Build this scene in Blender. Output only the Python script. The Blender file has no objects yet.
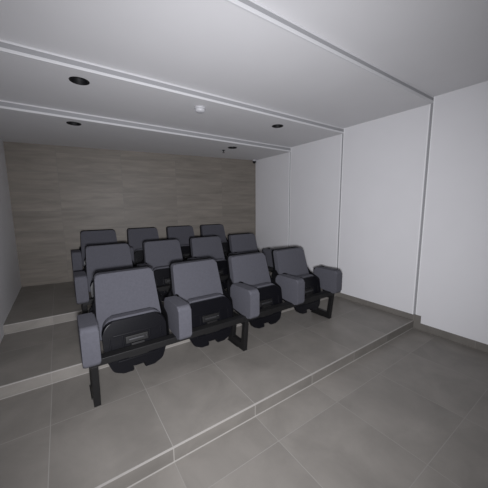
import bpy, bmesh, math, random
from mathutils import Vector, Matrix

random.seed(7)
scene = bpy.context.scene
COL = scene.collection

# ------------------------------------------------------------------ dimensions
S = [0.0, 0.095, 0.194, 0.292]              # floor levels of the four zones
D = [1.378, 2.501, 3.575]                   # depth of the three steps
H = [2.667, 2.602, 2.531, 2.456]            # ceiling levels
WX = [3.475, 3.475, 3.475, 3.475]           # right wall
LX = [-0.585, -0.585, -0.585, -0.585]          # left wall
YF = -4.5                                   # wall behind the viewer
BL, BR = 5.25, 4.60                        # back wall depth at left / right corner
def back_y(x):
    return BL + (BR - BL) * (x - LX[3]) / (WX[3] - LX[3])

# ------------------------------------------------------------------ materials
def new_mat(name):
    m = bpy.data.materials.new(name); m.use_nodes = True
    nt = m.node_tree
    return m, nt, nt.nodes, nt.links, nt.nodes['Principled BSDF']

def plain(name, col, rough=0.6, metal=0.0, spec=0.5, noise=0.0, nscale=20, bump=0.0, bscale=200, sheen=0.0):
    m, nt, N, L, b = new_mat(name)
    b.inputs['Base Color'].default_value = (*col, 1)
    b.inputs['Roughness'].default_value = rough
    b.inputs['Metallic'].default_value = metal
    b.inputs['Specular IOR Level'].default_value = spec
    if sheen:
        b.inputs['Sheen Weight'].default_value = sheen
        b.inputs['Sheen Roughness'].default_value = 0.5
    tc = N.new('ShaderNodeTexCoord')
    if noise:
        n = N.new('ShaderNodeTexNoise'); n.inputs['Scale'].default_value = nscale; n.inputs['Detail'].default_value = 4
        L.new(tc.outputs['Object'], n.inputs['Vector'])
        r = N.new('ShaderNodeValToRGB')
        r.color_ramp.elements[0].position = 0.3; r.color_ramp.elements[1].position = 0.7
        r.color_ramp.elements[0].color = (*[c * (1 - noise) for c in col], 1)
        r.color_ramp.elements[1].color = (*[c * (1 + noise) for c in col], 1)
        L.new(n.outputs['Fac'], r.inputs['Fac']); L.new(r.outputs['Color'], b.inputs['Base Color'])
    if bump:
        n2 = N.new('ShaderNodeTexNoise'); n2.inputs['Scale'].default_value = bscale; n2.inputs['Detail'].default_value = 2
        L.new(tc.outputs['Object'], n2.inputs['Vector'])
        bp = N.new('ShaderNodeBump'); bp.inputs['Strength'].default_value = bump; bp.inputs['Distance'].default_value = 0.002
        L.new(n2.outputs['Fac'], bp.inputs['Height']); L.new(bp.outputs['Normal'], b.inputs['Normal'])
    return m

def tile_mat(name, col, grout, bw, rh, ox, oy, axes='xy', mortar=0.003, var=0.18, streak=False, rough=0.45):
    """stack-bond tiles: object coordinates, joints at ox + k*bw and oy + k*rh"""
    m, nt, N, L, b = new_mat(name)
    tc = N.new('ShaderNodeTexCoord')
    sp = N.new('ShaderNodeSeparateXYZ'); L.new(tc.outputs['Object'], sp.inputs[0])
    cb = N.new('ShaderNodeCombineXYZ')
    def off(sock, o):
        a = N.new('ShaderNodeMath'); a.operation = 'SUBTRACT'; a.inputs[1].default_value = o
        L.new(sock, a.inputs[0]); return a.outputs[0]
    L.new(off(sp.outputs[axes[0].upper()], ox), cb.inputs[0])
    L.new(off(sp.outputs[axes[1].upper()], oy), cb.inputs[1])
    br = N.new('ShaderNodeTexBrick'); br.offset = 0.0; br.squash = 1.0
    br.inputs['Scale'].default_value = 1.0
    br.inputs['Brick Width'].default_value = bw; br.inputs['Row Height'].default_value = rh
    br.inputs['Mortar Size'].default_value = mortar; br.inputs['Mortar Smooth'].default_value = 0.2
    br.inputs['Color1'].default_value = (0.85, 0.85, 0.85, 1); br.inputs['Color2'].default_value = (1.1, 1.1, 1.1, 1)
    br.inputs['Mortar'].default_value = (1, 1, 1, 1)
    L.new(cb.outputs[0], br.inputs['Vector'])
    # cloudy stone pattern inside the tile
    mp = N.new('ShaderNodeMapping'); L.new(tc.outputs['Object'], mp.inputs['Vector'])
    if streak: mp.inputs['Scale'].default_value = (1.0, 1.0, 8)
    n = N.new('ShaderNodeTexNoise'); n.inputs['Scale'].default_value = 1.6 if streak else 2.6
    n.inputs['Detail'].default_value = 6; n.inputs['Roughness'].default_value = 0.6; n.inputs['Distortion'].default_value = 0.6
    L.new(mp.outputs[0], n.inputs['Vector'])
    n.noise_dimensions = '4D'                # each tile is cut from another piece of stone
    wv = N.new('ShaderNodeMath'); wv.operation = 'MULTIPLY'; wv.inputs[1].default_value = 40.0
    L.new(br.outputs['Color'], wv.inputs[0]); L.new(wv.outputs[0], n.inputs['W'])
    r = N.new('ShaderNodeValToRGB')
    r.color_ramp.elements[0].position = 0.3; r.color_ramp.elements[1].position = 0.72
    r.color_ramp.elements[0].color = (*[c * (1 - var) for c in col], 1)
    r.color_ramp.elements[1].color = (*[c * (1 + var) for c in col], 1)
    L.new(n.outputs['Fac'], r.inputs['Fac'])
    mul = N.new('ShaderNodeMix'); mul.data_type = 'RGBA'; mul.blend_type = 'MULTIPLY'; mul.inputs['Factor'].default_value = 0.35
    L.new(r.outputs['Color'], mul.inputs['A']); L.new(br.outputs['Color'], mul.inputs['B'])
    mx = N.new('ShaderNodeMix'); mx.data_type = 'RGBA'; L.new(br.outputs['Fac'], mx.inputs['Factor'])
    L.new(mul.outputs['Result'], mx.inputs['A']); mx.inputs['B'].default_value = (*grout, 1)
    L.new(mx.outputs['Result'], b.inputs['Base Color'])
    b.inputs['Roughness'].default_value = rough
    b.inputs['Specular IOR Level'].default_value = 0.35
    bp = N.new('ShaderNodeBump'); bp.inputs['Strength'].default_value = 0.25; bp.inputs['Distance'].default_value = 0.002; bp.invert = True
    L.new(br.outputs['Fac'], bp.inputs['Height']); L.new(bp.outputs['Normal'], b.inputs['Normal'])
    return m

TILE = (0.190, 0.177, 0.160)
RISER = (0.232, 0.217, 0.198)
GROUT = (0.265, 0.252, 0.235)
M_floor = [
    tile_mat('floor_tile_lower', TILE, (0.232, 0.220, 0.203), 0.6, 0.615, -0.167, 0.513, mortar=0.0022),
    tile_mat('floor_tile_first', TILE, GROUT, 0.6, 0.6145, -0.167, 1.378, mortar=0.0022),
    tile_mat('floor_tile_second', TILE, GROUT, 0.6, 0.6145, -0.167, 2.501, mortar=0.002),
    tile_mat('floor_tile_third', TILE, GROUT, 0.6, 0.6145, -0.167, 3.575, mortar=0.002)]
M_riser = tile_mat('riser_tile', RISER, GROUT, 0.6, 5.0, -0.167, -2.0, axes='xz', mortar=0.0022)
M_riser_low = tile_mat('riser_tile_low', tuple(c * 0.93 for c in TILE), (0.30, 0.285, 0.265), 0.6, 5.0, -0.167, -2.0, axes='xz', mortar=0.0032)
M_skirt = tile_mat('skirting_tile', tuple(c * 0.92 for c in TILE), GROUT, 0.6, 5.0, 0.18, -2.0, axes='yz', mortar=0.0015)
M_edge = plain('step_edge_pale', (0.33, 0.315, 0.295), 0.5)
M_wall = plain('wall_white_paint', (0.71, 0.705, 0.72), 0.75, noise=0.012, nscale=3, bump=0.08, bscale=180)
M_ceil = plain('ceiling_white_paint', (0.68, 0.675, 0.685), 0.8, noise=0.012, nscale=3)
M_lipw = plain('groove_edge_highlight', (0.86, 0.86, 0.87), 0.45)  # whiter than the wall, painting in the bright line along each groove
M_lip = plain('lip_bright_line', (0.60, 0.60, 0.61), 0.45)  # raised lips shaped to mimic the bright lines beside the ceiling channel
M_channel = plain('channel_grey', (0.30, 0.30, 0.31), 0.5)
M_stone = tile_mat('stone_wall_tile', (0.204, 0.183, 0.158), (0.178, 0.164, 0.147), 0.91, 0.3, 0.0, 0.25, axes='xz', mortar=0.003, var=0.23, streak=True, rough=0.5)
M_fabric = plain('grey_fabric', (0.076, 0.076, 0.089), 0.9, spec=0.15, noise=0.06, nscale=60, bump=0.35, bscale=500)
M_black = plain('black_plastic', (0.004, 0.004, 0.0055), 0.33, spec=0.22)
M_shell = plain('black_matt_plastic', (0.005, 0.005, 0.006), 0.85, spec=0.06)
M_blackm = plain('black_powder_coat', (0.008, 0.0078, 0.008), 0.5, spec=0.3, bump=0.1, bscale=400)
M_steel = plain('dark_zinc', (0.055, 0.055, 0.058), 0.45, metal=0.6)
M_pit = plain('matt_black', (0.006, 0.006, 0.007), 0.6, spec=0.3)
M_whitep = plain('white_plastic', (0.52, 0.52, 0.54), 0.4)
M_lens = plain('dark_glass', (0.01, 0.01, 0.012), 0.08, spec=0.6)

# ------------------------------------------------------------------ helpers
def link(name, bm, mat, parent=None, smooth=True, wn=True):
    me = bpy.data.meshes.new(name)
    bmesh.ops.recalc_face_normals(bm, faces=bm.faces[:])
    if smooth:
        for f in bm.faces: f.smooth = True
    bm.to_mesh(me); bm.free()
    for m in (mat if isinstance(mat, (list, tuple)) else [mat]): me.materials.append(m)
    o = bpy.data.objects.new(name, me); COL.objects.link(o)
    if smooth and wn:
        w = o.modifiers.new('normals', 'WEIGHTED_NORMAL'); w.keep_sharp = True; w.weight = 90
    if parent is not None: o.parent = parent
    return o

def tag(o, label=None, cat=None, group=None, kind=None):
    if label: o['label'] = label
    if cat: o['category'] = cat
    if group: o['group'] = group
    if kind: o['kind'] = kind
    return o

def empty(name, loc, label, cat, group=None):
    o = bpy.data.objects.new(name, None); COL.objects.link(o)
    o.empty_display_size = 0.1; o.location = loc
    return tag(o, label, cat, group)

def box(bm, x0, x1, y0, y1, z0, z1, bev=0.0, seg=2):
    r = bmesh.ops.create_cube(bm, size=1)
    vs = r['verts']
    for v in vs:
        v.co = Vector(((x0 + x1) / 2 + v.co.x * (x1 - x0), (y0 + y1) / 2 + v.co.y * (y1 - y0), (z0 + z1) / 2 + v.co.z * (z1 - z0)))
    if bev:
        es = list({e for v in vs for e in v.link_edges})
        bmesh.ops.bevel(bm, geom=es, offset=bev, segments=seg, profile=0.5, affect='EDGES')

def prism(bm, poly, axis, a, b, bev=0.0, seg=3):
    """extrude a closed 2D outline along axis between a and b; bevel the rims"""
    def P(p, t):
        u, v = p
        return {'x': (t, u, v), 'y': (u, t, v), 'z': (u, v, t)}[axis]
    A = [bm.verts.new(P(p, a)) for p in poly]; B = [bm.verts.new(P(p, b)) for p in poly]
    n = len(poly)
    fa = bm.faces.new(A); fb = bm.faces.new(B[::-1])
    for i in range(n): bm.faces.new((A[i], B[i], B[(i + 1) % n], A[(i + 1) % n]))
    if bev:
        es = list(fa.edges) + list(fb.edges)
        bmesh.ops.bevel(bm, geom=es, offset=bev, segments=seg, profile=0.5, affect='EDGES')

def round_poly(pts, rad, n=6):
    """round the corners of a polygon; rad is one radius or one per corner"""
    out = []; m = len(pts)
    rs = rad if isinstance(rad, (list, tuple)) else [rad] * m
    for i in range(m):
        p, a, b = Vector(pts[i]), Vector(pts[i - 1]), Vector(pts[(i + 1) % m])
        r = rs[i]
        if r <= 0: out.append(tuple(p)); continue
        d1 = (a - p).normalized(); d2 = (b - p).normalized()
        ang = d1.angle(d2); t = min(r / math.tan(ang / 2), (a - p).length * .49, (b - p).length * .49)
        r = t * math.tan(ang / 2)
        c = p + (d1 + d2).normalized() * (r / math.sin(ang / 2))
        s = p + d1 * t - c; e = p + d2 * t - c
        tot = s.angle(e); cr = s.x * e.y - s.y * e.x; sg = 1 if cr > 0 else -1
        for k in range(n + 1):
            q = tot * k / n * sg
            out.append((c.x + s.x * math.cos(q) - s.y * math.sin(q), c.y + s.x * math.sin(q) + s.y * math.cos(q)))
    return out

def lathe(bm, prof, n=32, center=(0, 0, 0)):
    rings = []
    for r, z in prof:
        if r < 1e-6: rings.append([bm.verts.new((center[0], center[1], center[2] + z))])
        else: rings.append([bm.verts.new((center[0] + r * math.cos(2 * math.pi * k / n), center[1] + r * math.sin(2 * math.pi * k / n), center[2] + z)) for k in range(n)])
    for A, B in zip(rings, rings[1:]):
        for k in range(n):
            k2 = (k + 1) % n
            if len(A) == 1 and len(B) == 1: continue
            if len(A) == 1: bm.faces.new((A[0], B[k], B[k2]))
            elif len(B) == 1: bm.faces.new((A[k], A[k2], B[0]))
            else: bm.faces.new((A[k], B[k], B[k2], A[k2]))

def shear(bm, fn):
    for v in bm.verts: v.co = Vector(fn(*v.co))

def quad(bm, *p, mi=0):
    f = bm.faces.new([bm.verts.new(q) for q in p]); f.material_index = mi; return f

# ------------------------------------------------------------------ room shell
# lower floor, then the three platforms
def struct(name, bm, mat, smooth=False):
    return tag(link(name, bm, mat, smooth=smooth, wn=False), kind='structure')

bm = bmesh.new(); box(bm, LX[0] - .1, WX[0] + .1, YF - .1, D[0] + .02, -0.12, 0.0)
struct('floor', bm, M_floor[0])
for k in (1, 2, 3):
    bm = bmesh.new()
    y0 = D[k - 1]; y1 = (D[k] + .01) if k < 3 else BL + .1
    box(bm, LX[0] - .1, WX[0] + .1, y0, y1, -0.12, S[k] - 0.0)
    for f in bm.faces:
        f.material_index = 1 if f.normal.y < -0.5 else 0
    struct('floor', bm, [M_floor[k], M_riser_low if k == 1 else M_riser])
    # pale bead on the top edge and pale grout along the foot of each step
    bm = bmesh.new()
    box(bm, LX[0], WX[k] + .02, y0 - 0.0015, y0 + 0.007, S[k] - 0.007, S[k] + 0.0012)
    box(bm, LX[0], WX[k] + .02, y0 - 0.006, y0 + 0.002, S[k - 1] - 0.002, S[k - 1] + 0.004)
    struct('trim_%d' % (k + 3), bm, M_edge)

# right wall: four bays with a narrow recessed groove between them, in line with the steps
yb = [YF - .1, *D, None]
GW = 0.014                                   # half width of a groove
bm = bmesh.new()
for k in range(4):
    ya = yb[0] if k == 0 else yb[k] + GW
    ye = yb[k + 1] - GW if k < 3 else BL + .2
    box(bm, WX[k], 3.75, ya, ye, -0.12, 2.95)
for k in range(3):
    box(bm, WX[k] + 0.02, 3.75, D[k] - GW - .001, D[k] + GW + .001, -0.12, 2.95)
struct('wall_right', bm, M_wall)
bm = bmesh.new()
for k in range(4):
    x = LX[k]; ya = yb[k]; ye = yb[k + 1] if k < 3 else BL + .2
    box(bm, -1.0, x, ya, ye, -0.12, 2.95)
struct('wall_left', bm, M_wall)
bm = bmesh.new(); box(bm, -1.0, 3.75, YF - .2, YF, -0.12, 2.95)
struct('wall_front', bm, M_wall)

# back wall, slightly askew, built in its own coordinates so that the tiles follow it
ang = math.atan2(BR - BL, WX[3] - LX[3])
bm = bmesh.new(); box(bm, -0.4, 4.6, 0, 0.15, -0.12, 2.95)
o = struct('wall_back', bm, M_stone); o.location = (LX[3], BL, 0); o.rotation_euler = (0, 0, ang)
o.data.materials[0] = M_stone
# shift so that joints fall where the photograph shows them: 0.68 m from the left corner
for n_ in M_stone.node_tree.nodes:
    if n_.type == 'MATH' and abs(n_.inputs[1].default_value) < 1e-9: n_.inputs[1].default_value = 0.62

# ceiling: four levels, with holes for the downlights
bm = bmesh.new()
for k in range(4):
    ya = yb[k]; ye = yb[k + 1] if k < 3 else BL + .2
    box(bm, -1.0, 3.75, ya, ye, H[k], 2.95)
ceil = struct('ceiling', bm, M_ceil)
LIGHTS = [(0.225, 2.70, H[2]), (2.43, 2.74, H[2]), (0.221, 3.743, H[3]), (2.42, 3.83, H[3])]
bmc = bmesh.new()
for x, y, z in LIGHTS: lathe(bmc, [(0, -0.05), (0.063, -0.05), (0.063, 0.11), (0, 0.11)], 40, (x, y, z))
bmesh.ops.recalc_face_normals(bmc, faces=bmc.faces[:])
mc = bpy.data.meshes.new('cut'); bmc.to_mesh(mc); bmc.free()
oc = bpy.data.objects.new('cut', mc); COL.objects.link(oc)
md = ceil.modifiers.new('holes', 'BOOLEAN'); md.operation = 'DIFFERENCE'; md.object = oc; md.solver = 'EXACT'; md.use_self = True
dg = bpy.context.evaluated_depsgraph_get(); dg.update()
me2 = bpy.data.meshes.new_from_object(ceil.evaluated_get(dg))
ceil.modifiers.clear(); ceil.data = me2
bpy.data.objects.remove(oc)

# portal frames where the levels change: grey channel between two lips added to mimic bright edge lines, running over the ceiling and down the walls
for k in (1, 2, 3):
    y = D[k - 1]; zu, zl = H[k - 1], H[k]; xo, xi = WX[k - 1], WX[k]; lo, li = LX[k - 1], LX[k]
    lipu, lipl = (0.010, 0.024) if k == 1 else (0.014, 0.022)
    t = 0.006
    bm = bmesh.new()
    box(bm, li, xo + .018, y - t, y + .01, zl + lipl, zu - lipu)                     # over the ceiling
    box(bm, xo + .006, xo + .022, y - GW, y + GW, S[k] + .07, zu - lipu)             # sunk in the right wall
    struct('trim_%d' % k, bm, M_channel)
    bm = bmesh.new()
    b = 0.0025
    box(bm, li, xo, y - 0.012, y + .002, zl - 0.001, zl + lipl, b)
    box(bm, li, xo, y - 0.012, y + .002, zu - lipu, zu, b)
    struct('trim_%d' % (k + 6), bm, M_lip)
    bm = bmesh.new()
    box(bm, xo - .006, xo + .006, y + GW - .001, y + GW + .010, S[k] + .07, zl, .001)
    box(bm, xo - .003, xo + .006, y - GW - .008, y - GW + .001, S[k] + .08, zu, .001)
    struct('trim_%d' % (k + 9), bm, M_lipw)

# tile skirting along the right wall, stepping up with the platforms
bm = bmesh.new()
t = 0.012
for k in range(4):
    ya = YF if k == 0 else D[k - 1] - .002
    ye = D[k] if k < 3 else back_y(WX[3]) - .002
    hh = 0.082 if k == 0 else 0.070
    box(bm, WX[k] - t, WX[k] + .01, ya, ye, S[k], S[k] + hh, 0.0015, 1)
    if k < 3:
        box(bm, WX[k] - t - .001, WX[k] + .01, D[k] - 0.075, D[k] - .0005, S[k], S[k + 1] + 0.078, 0.0015, 1)
struct('baseboard_right', bm, M_skirt)

# ------------------------------------------------------------------ seats
# local frame of a row: x along the row, y away from the screen, z up from its platform; y = 0 at the beam
HALF = 0.324
def fabric_pad(outline, axis, a, b, bev): 
    bm = bmesh.new(); prism(bm, outline, axis, a, b, bev, 4); return bm

def make_armrest(parent):
    # side outline (y, z) of the upholstered panel
    out = round_poly([(-0.108, 0.350), (0.245, 0.385), (0.240, 0.625), (-0.108, 0.634)], [0.035, 0.03, 0.04, 0.035], 6)
    bm = fabric_pad(out, 'x', -0.054, 0.054, 0.016)
    arm = link('armrest', bm, M_fabric, parent)
    bm = bmesh.new()       # black edging that wraps the rear and the top rear corner
    o2 = round_poly([(0.16, 0.380), (0.253, 0.380), (0.246, 0.632), (0.16, 0.633)], [0.01, 0.03, 0.045, 0.004], 6)
    prism(bm, o2, 'x', 0.045, 0.0565, 0.003, 2); 
    prism(bm, [(0.235, 0.41), (0.254, 0.41), (0.249, 0.610), (0.235, 0.610)], 'x', -0.050, 0.050, 0.003, 2)
    e = link('edging', bm, M_shell, arm); tag(e, 'black edging')
    bm = bmesh.new()       # steel upright carrying the panel on the beam
    box(bm, -0.018, 0.018, -0.02, 0.12, 0.330, 0.42, 0.003)
    u = link('bracket', bm, M_blackm, arm); tag(u, 'black steel bracket')
    return arm

def back_lean(y, z):
    return y + (z - 0.44) * 0.30

def make_seat(name, label, group):
    root = empty(name, (0, 0, 0), label, 'seat', group)
    # backrest: upholstered panel, wider at the foot, leaning away
    out = round_poly([(-0.258, 0.36), (0.258, 0.36), (0.230, 0.862), (-0.230, 0.862)], [0.03, 0.03, 0.032, 0.032], 7)
    bm = bmesh.new(); prism(bm, out, 'y', 0.262, 0.340, 0.016, 4)
    # a gentle hollow across the front
    shear(bm, lambda x, y, z: (x, back_lean(y - 0.018 * (1 - (x / .25) ** 2) * (0.6 if y < .30 else 0) + 0.010 * (x / .25) ** 2, z), z))
    link('backrest', bm, M_fabric, root)
    out = round_poly([(-0.292, 0.40), (0.292, 0.40), (0.290, 0.57), (0.246, 0.64), (0.231, 0.868), (-0.231, 0.868), (-0.246, 0.64), (-0.290, 0.57)], [0.03, 0.03, 0.04, 0.04, 0.036, 0.036, 0.04, 0.04], 7)
    bm = bmesh.new(); prism(bm, out, 'y', 0.330, 0.362, 0.010, 3)
    shear(bm, lambda x, y, z: (x, back_lean(y + 0.010 * (x / .25) ** 2, z), z))
    o = link('back_shell', bm, M_shell, root); tag(o, 'black plastic back shell')
    # hinge cheeks between back and armrests
    for s in (-1, 1):
        bm = bmesh.new()
        prism(bm, round_poly([(0.10, 0.27), (0.33, 0.31), (0.425, 0.62), (0.375, 0.645), (0.29, 0.56), (0.14, 0.50)], 0.03, 4), 'x', s * 0.2615 - .003, s * 0.2615 + .003, 0.002, 2)
        o = link('hinge_cheek', bm, M_shell, root); tag(o, 'black hinge cheek')
    # tipped-up seat: cushion behind, black pan facing front
    lean = lambda y, z: y + 0.04 + (z - 0.30) * 0.20
    out = round_poly([(-0.205, 0.25), (0.205, 0.25), (0.231, 0.548), (-0.231, 0.548)], [0.06, 0.06, 0.075, 0.075], 7)
    bm = bmesh.new(); prism(bm, out, 'y', 0.070, 0.145, 0.018, 4)
    shear(bm, lambda x, y, z: (x, lean(y, z), z + 0.016 * (1 - (x / .24) ** 2) * (1 if z > .45 else 0)))
    link('seat_cushion', bm, M_fabric, root)
    # pan outline with rounded lobes and a notch at the foot
    pts = [(-0.232, 0.29), (-0.185, 0.178), (-0.115, 0.148), (-0.040, 0.148), (-0.045, 0.190), (0.045, 0.190),
           (0.040, 0.148), (0.115, 0.148), (0.185, 0.178), (0.232, 0.29), (0.240, 0.535), (-0.240, 0.535)]
    rr = [0.08, 0.06, 0.05, 0.006, 0.006, 0.006, 0.006, 0.05, 0.06, 0.08, 0.08, 0.08]
    out = round_poly(pts, rr, 5)
    bm = bmesh.new(); prism(bm, out, 'y', 0.045, 0.085, 0.010, 3)
    # bulging crest near the top of the pan
    shear(bm, lambda x, y, z: (x, lean(y - (0.012 * max(0, 1 - abs(z - .49) / .06) if y < .07 else 0), z), z + 0.016 * (1 - (x / .24) ** 2) * (1 if z > .45 else 0)))
    pan = link('seat_pan', bm, M_black, root); tag(pan, 'black plastic seat pan')
    # moulded ribs on the pan
    bm = bmesh.new()
    for z0, z1, w in ((0.43, 0.442, .17), (0.235, 0.25, .15)):
        box(bm, -w, w, 0.034, 0.05, z0, z1, 0.003)
    for x in (-0.19, -0.10, 0.10, 0.19):
        box(bm, x - .006, x + .006, 0.036, 0.05, 0.25, 0.43, 0.003)
    shear(bm, lambda x, y, z: (x, lean(y, z), z))
    link('rib', bm, M_black, pan)
    bm = bmesh.new()       # tipping mechanism
    box(bm, -0.085, 0.085, 0.022, 0.05, 0.365, 0.42, 0.005)
    box(bm, -0.05, 0.05, 0.004, 0.05, 0.325, 0.37, 0.004)
    box(bm, -0.075, 0.075, 0.026, 0.05, 0.255, 0.30, 0.005)
    shear(bm, lambda x, y, z: (x, lean(y, z), z))
    h = link('hinge_block', bm, M_blackm, pan); tag(h, 'dark hinge block')
    bm = bmesh.new()
    box(bm, -0.062, 0.050, 0.012, 0.03, 0.388, 0.402, 0.003)
    lathe(bm, [(0, 0), (.008, 0), (.008, .006), (0, .006)], 12, (0.068, 0.018, 0.395))
    shear(bm, lambda x, y, z: (x, lean(y, z), z))
    h = link('hinge_plate', bm, M_steel, pan); tag(h, 'dull metal hinge plate')
    a = make_armrest(root); a.location = (-HALF, 0, 0)
    return root

def copy_tree(o, parent=None):
    c = o.copy(); COL.objects.link(c)
    if parent is not None: c.parent = parent
    for ch in list(o.children): copy_tree(ch, c)
    return c

def make_beam(name, label, group):
    root = empty(name, (0, 0, 0), label, 'beam', group)
    bm = bmesh.new(); box(bm, 0.092, 2.71, -0.035, 0.04, 0.315, 0.365, 0.004)
    link('crossbar', bm, M_blackm, root)
    for x in (0.112, 1.390, 2.688):
        bm = bmesh.new()
        out = [(0.0, 0.0), (0.290, 0.0), (0.235, 0.316), (-0.033, 0.316)]
        inn = [(0.043, 0.075), (0.205, 0.075), (0.170, 0.270), (0.018, 0.270)]
        for t0, t1 in ((x - .022, x + .022),):
            A = [bm.verts.new((t0, *p)) for p in out]; B = [bm.verts.new((t1, *p)) for p in out]
            C = [bm.verts.new((t0, *p)) for p in inn]; E = [bm.verts.new((t1, *p)) for p in inn]
            for i in range(4):
                j = (i + 1) % 4
                bm.faces.new((A[i], A[j], C[j], C[i])); bm.faces.new((B[j], B[i], E[i], E[j]))
                bm.faces.new((A[j], A[i], B[i], B[j])); bm.faces.new((C[i], C[j], E[j], E[i]))
        bmesh.ops.bevel(bm, geom=bm.edges[:], offset=0.003, segments=2, profile=0.5, affect='EDGES')
        leg = link('leg', bm, M_blackm, root)
        bm = bmesh.new(); box(bm, x - .03, x + .03, 0.10, 0.29, 0.0, 0.010, 0.003); box(bm, x + .018, x + .034, 0.16, 0.21, 0.008, 0.05, 0.003)
        link('foot_plate', bm, M_blackm, leg)
    return root

XC = [0.422 + 0.648 * k for k in range(4)]
Y0 = [2.005, 3.10, 4.150]
X0 = [-0.006, 0.018, 0.036]
rows = ['front', 'middle', 'back']
desc = {
    (0, 0): 'grey tip-up auditorium seat at the left end of the front row, nearest the viewer',
    (0, 1): 'grey tip-up auditorium seat, second from the left in the front row',
    (0, 2): 'grey tip-up auditorium seat, third from the left in the front row',
    (0, 3): 'grey tip-up auditorium seat at the right end of the front row by the white wall',
    (1, 0): 'grey tip-up auditorium seat at the left end of the middle row',
    (1, 1): 'grey tip-up auditorium seat, second from the left in the middle row',
    (1, 2): 'grey tip-up auditorium seat, third from the left in the middle row',
    (1, 3): 'grey tip-up auditorium seat at the right end of the middle row',
    (2, 0): 'grey tip-up auditorium seat at the left end of the back row against the stone wall',
    (2, 1): 'grey tip-up auditorium seat, second from the left in the back row against the stone wall',
    (2, 2): 'grey tip-up auditorium seat, third from the left in the back row against the stone wall',
    (2, 3): 'grey tip-up auditorium seat at the right end of the back row against the stone wall',
}
proto = None
for r in range(3):
    for c in range(4):
        if proto is None:
            proto = make_seat('auditorium_seat', '', ''); o = proto
        else:
            o = copy_tree(proto)
        o.location = (XC[c] + X0[r], Y0[r], S[r + 1])
        o['label'] = desc[(r, c)]; o['group'] = 'auditorium seats in the %s row' % rows[r]; o['category'] = 'seat'
        if c == 2 and r == 0:      # the middle armrest sits a little off centre
            [ch for ch in o.children if ch.name.startswith('armrest')][0].location.x = -HALF + 0.036
        if c == 3:
            a0 = [ch for ch in o.children if ch.name.startswith('armrest')][0]
            a = copy_tree(a0, o); a.location = (HALF, 0, 0)
bproto = None
for r in range(3):
    if bproto is None: bproto = make_beam('seat_beam', '', ''); o = bproto
    else: o = copy_tree(bproto)
    o.location = (X0[r], Y0[r], S[r + 1])
    o['label'] = 'black steel beam on three legs carrying the seats of the %s row' % rows[r]
    o['category'] = 'beam'; o['group'] = 'black seat beams'

# ------------------------------------------------------------------ ceiling fittings
def make_downlight():
    root = empty('ceiling_downlight', (0, 0, 0), '', 'ceiling light', 'recessed black ceiling downlights')
    bm = bmesh.new(); lathe(bm, [(0.061, 0.0), (0.074, 0.0), (0.074, -0.003), (0.071, -0.005), (0.062, -0.005), (0.059, -0.002), (0.059, 0.002)], 40)
    link('rim', bm, M_pit, root, wn=False)
    bm = bmesh.new(); lathe(bm, [(0.061, -0.003), (0.058, 0.01), (0.050, 0.075), (0.0, 0.08)], 40)
    link('reflector', bm, M_pit, root, wn=False)
    bm = bmesh.new(); lathe(bm, [(0.0, 0.055), (0.022, 0.057), (0.034, 0.066), (0.034, 0.076)], 32)
    o = link('lens', bm, M_lens, root, wn=False); tag(o, 'dark glass lens')
    return root
dl = None
dlab = ['black recessed ceiling downlight over the middle row, the largest one at upper left',
        'black recessed ceiling downlight near the white right wall, over the middle row',
        'black recessed ceiling downlight at left, in the lowest ceiling bay by the stone wall',
        'small black ceiling downlight at right in the lowest bay, beside the sprinkler head']
for i, (x, y, z) in enumerate(LIGHTS):
    if dl is None: dl = make_downlight(); o = dl
    else: o = copy_tree(dl)
    o.location = (x, y, z); o['label'] = dlab[i]

sd = empty('smoke_detector', (1.31, 2.70, H[2]), 'small round white smoke detector on the ceiling between two downlights', 'smoke detector')
bm = bmesh.new(); lathe(bm, [(0, 0), (0.060, 0), (0.060, -0.012), (0.056, -0.016), (0, -0.014)], 32); link('base', bm, M_whitep, sd, wn=False)
bm = bmesh.new(); lathe(bm, [(0.046, -0.015), (0.052, -0.020), (0.052, -0.034), (0.040, -0.047), (0.022, -0.052), (0, -0.052)], 32); link('cover', bm, M_whitep, sd, wn=False)
sh = empty('sprinkler_head', (2.395, 4.077, H[3] + 0.004), 'tiny sprinkler head on the ceiling near the stone wall', 'sprinkler')
bm = bmesh.new(); lathe(bm, [(0, 0), (0.032, 0), (0.030, -0.006), (0.012, -0.010), (0.010, -0.03), (0, -0.03)], 20); link('collar', bm, M_steel, sh, wn=False)
bm = bmesh.new(); lathe(bm, [(0.003, -0.029), (0.004, -0.045), (0.022, -0.046), (0.022, -0.049), (0, -0.049)], 20); link('deflector', bm, M_steel, sh, wn=False)
cx = WX[3] - 0.065
cm = empty('security_camera', (cx, back_y(cx) - 0.055, H[3]), 'tiny security camera with black dome in the upper right corner of the stone wall', 'camera')
bm = bmesh.new(); lathe(bm, [(0, 0), (0.042, 0), (0.042, -0.022), (0.036, -0.028), (0, -0.028)], 28); link('mount', bm, M_whitep, cm, wn=False)
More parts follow.
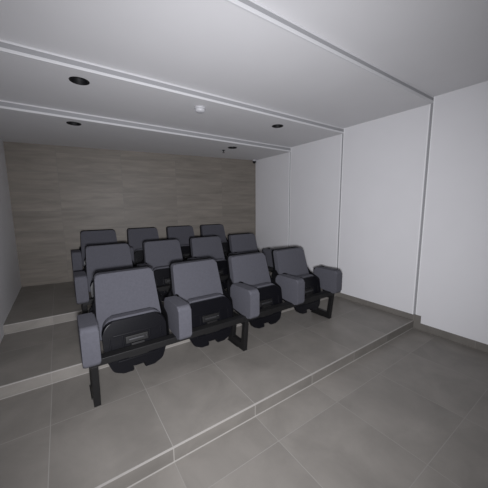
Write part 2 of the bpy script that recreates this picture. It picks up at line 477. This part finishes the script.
bm = bmesh.new(); lathe(bm, [(0.036, -0.027), (0.038, -0.04), (0.030, -0.062), (0.016, -0.074), (0, -0.077)], 28); link('dome', bm, M_lens, cm, wn=False)

# ------------------------------------------------------------------ light
def spot(name, loc, tgt, watts, size, blend, rad, col):
    l = bpy.data.lights.new(name, 'SPOT'); l.energy = watts; l.spot_size = math.radians(size); l.spot_blend = blend
    l.shadow_soft_size = rad; l.color = col
    o = bpy.data.objects.new(name, l); COL.objects.link(o); o.location = loc
    o.rotation_euler = (Vector(tgt) - Vector(loc)).to_track_quat('-Z', 'Y').to_euler()
    return o
spot('flash_light', (0.0, -0.02, 1.41), (1.70, 2.6, 1.02), 392, 134, 1.0, 0.05, (0.975, 0.98, 1.03))
w = bpy.data.worlds.new('world'); scene.world = w; w.use_nodes = True
w.node_tree.nodes['Background'].inputs['Color'].default_value = (0.5, 0.52, 0.58, 1)
w.node_tree.nodes['Background'].inputs['Strength'].default_value = 0.05

# ------------------------------------------------------------------ camera
F, PITCH, ROLL, YAW = 265.577, -0.1385, 0.0084, -0.6024
cy, sy = math.cos(YAW), math.sin(YAW); cp, sp_ = math.cos(PITCH), math.sin(PITCH); cr, sr = math.cos(ROLL), math.sin(ROLL)
R = Matrix(((cy, -sy, 0), (sy, cy, 0), (0, 0, 1))) @ Matrix(((1, 0, 0), (0, cp, -sp_), (0, sp_, cp))) @ Matrix(((cr, 0, sr), (0, 1, 0), (-sr, 0, cr)))
Rb = R @ Matrix(((1, 0, 0), (0, 0, -1), (0, 1, 0)))   # blender camera: x right, y up, -z forward
cd = bpy.data.cameras.new('camera'); cd.sensor_width = 36; cd.lens = F / 488 * 36; cd.clip_start = 0.02
co = bpy.data.objects.new('camera', cd); COL.objects.link(co)
co.matrix_world = Matrix.Translation((0, 0, 1.4911)) @ Rb.to_4x4()
scene.camera = co

vs = scene.view_settings
vs.view_transform = 'Standard'; vs.look = 'None'; vs.exposure = 0.0; vs.gamma = 1.0; vs.use_curve_mapping = False
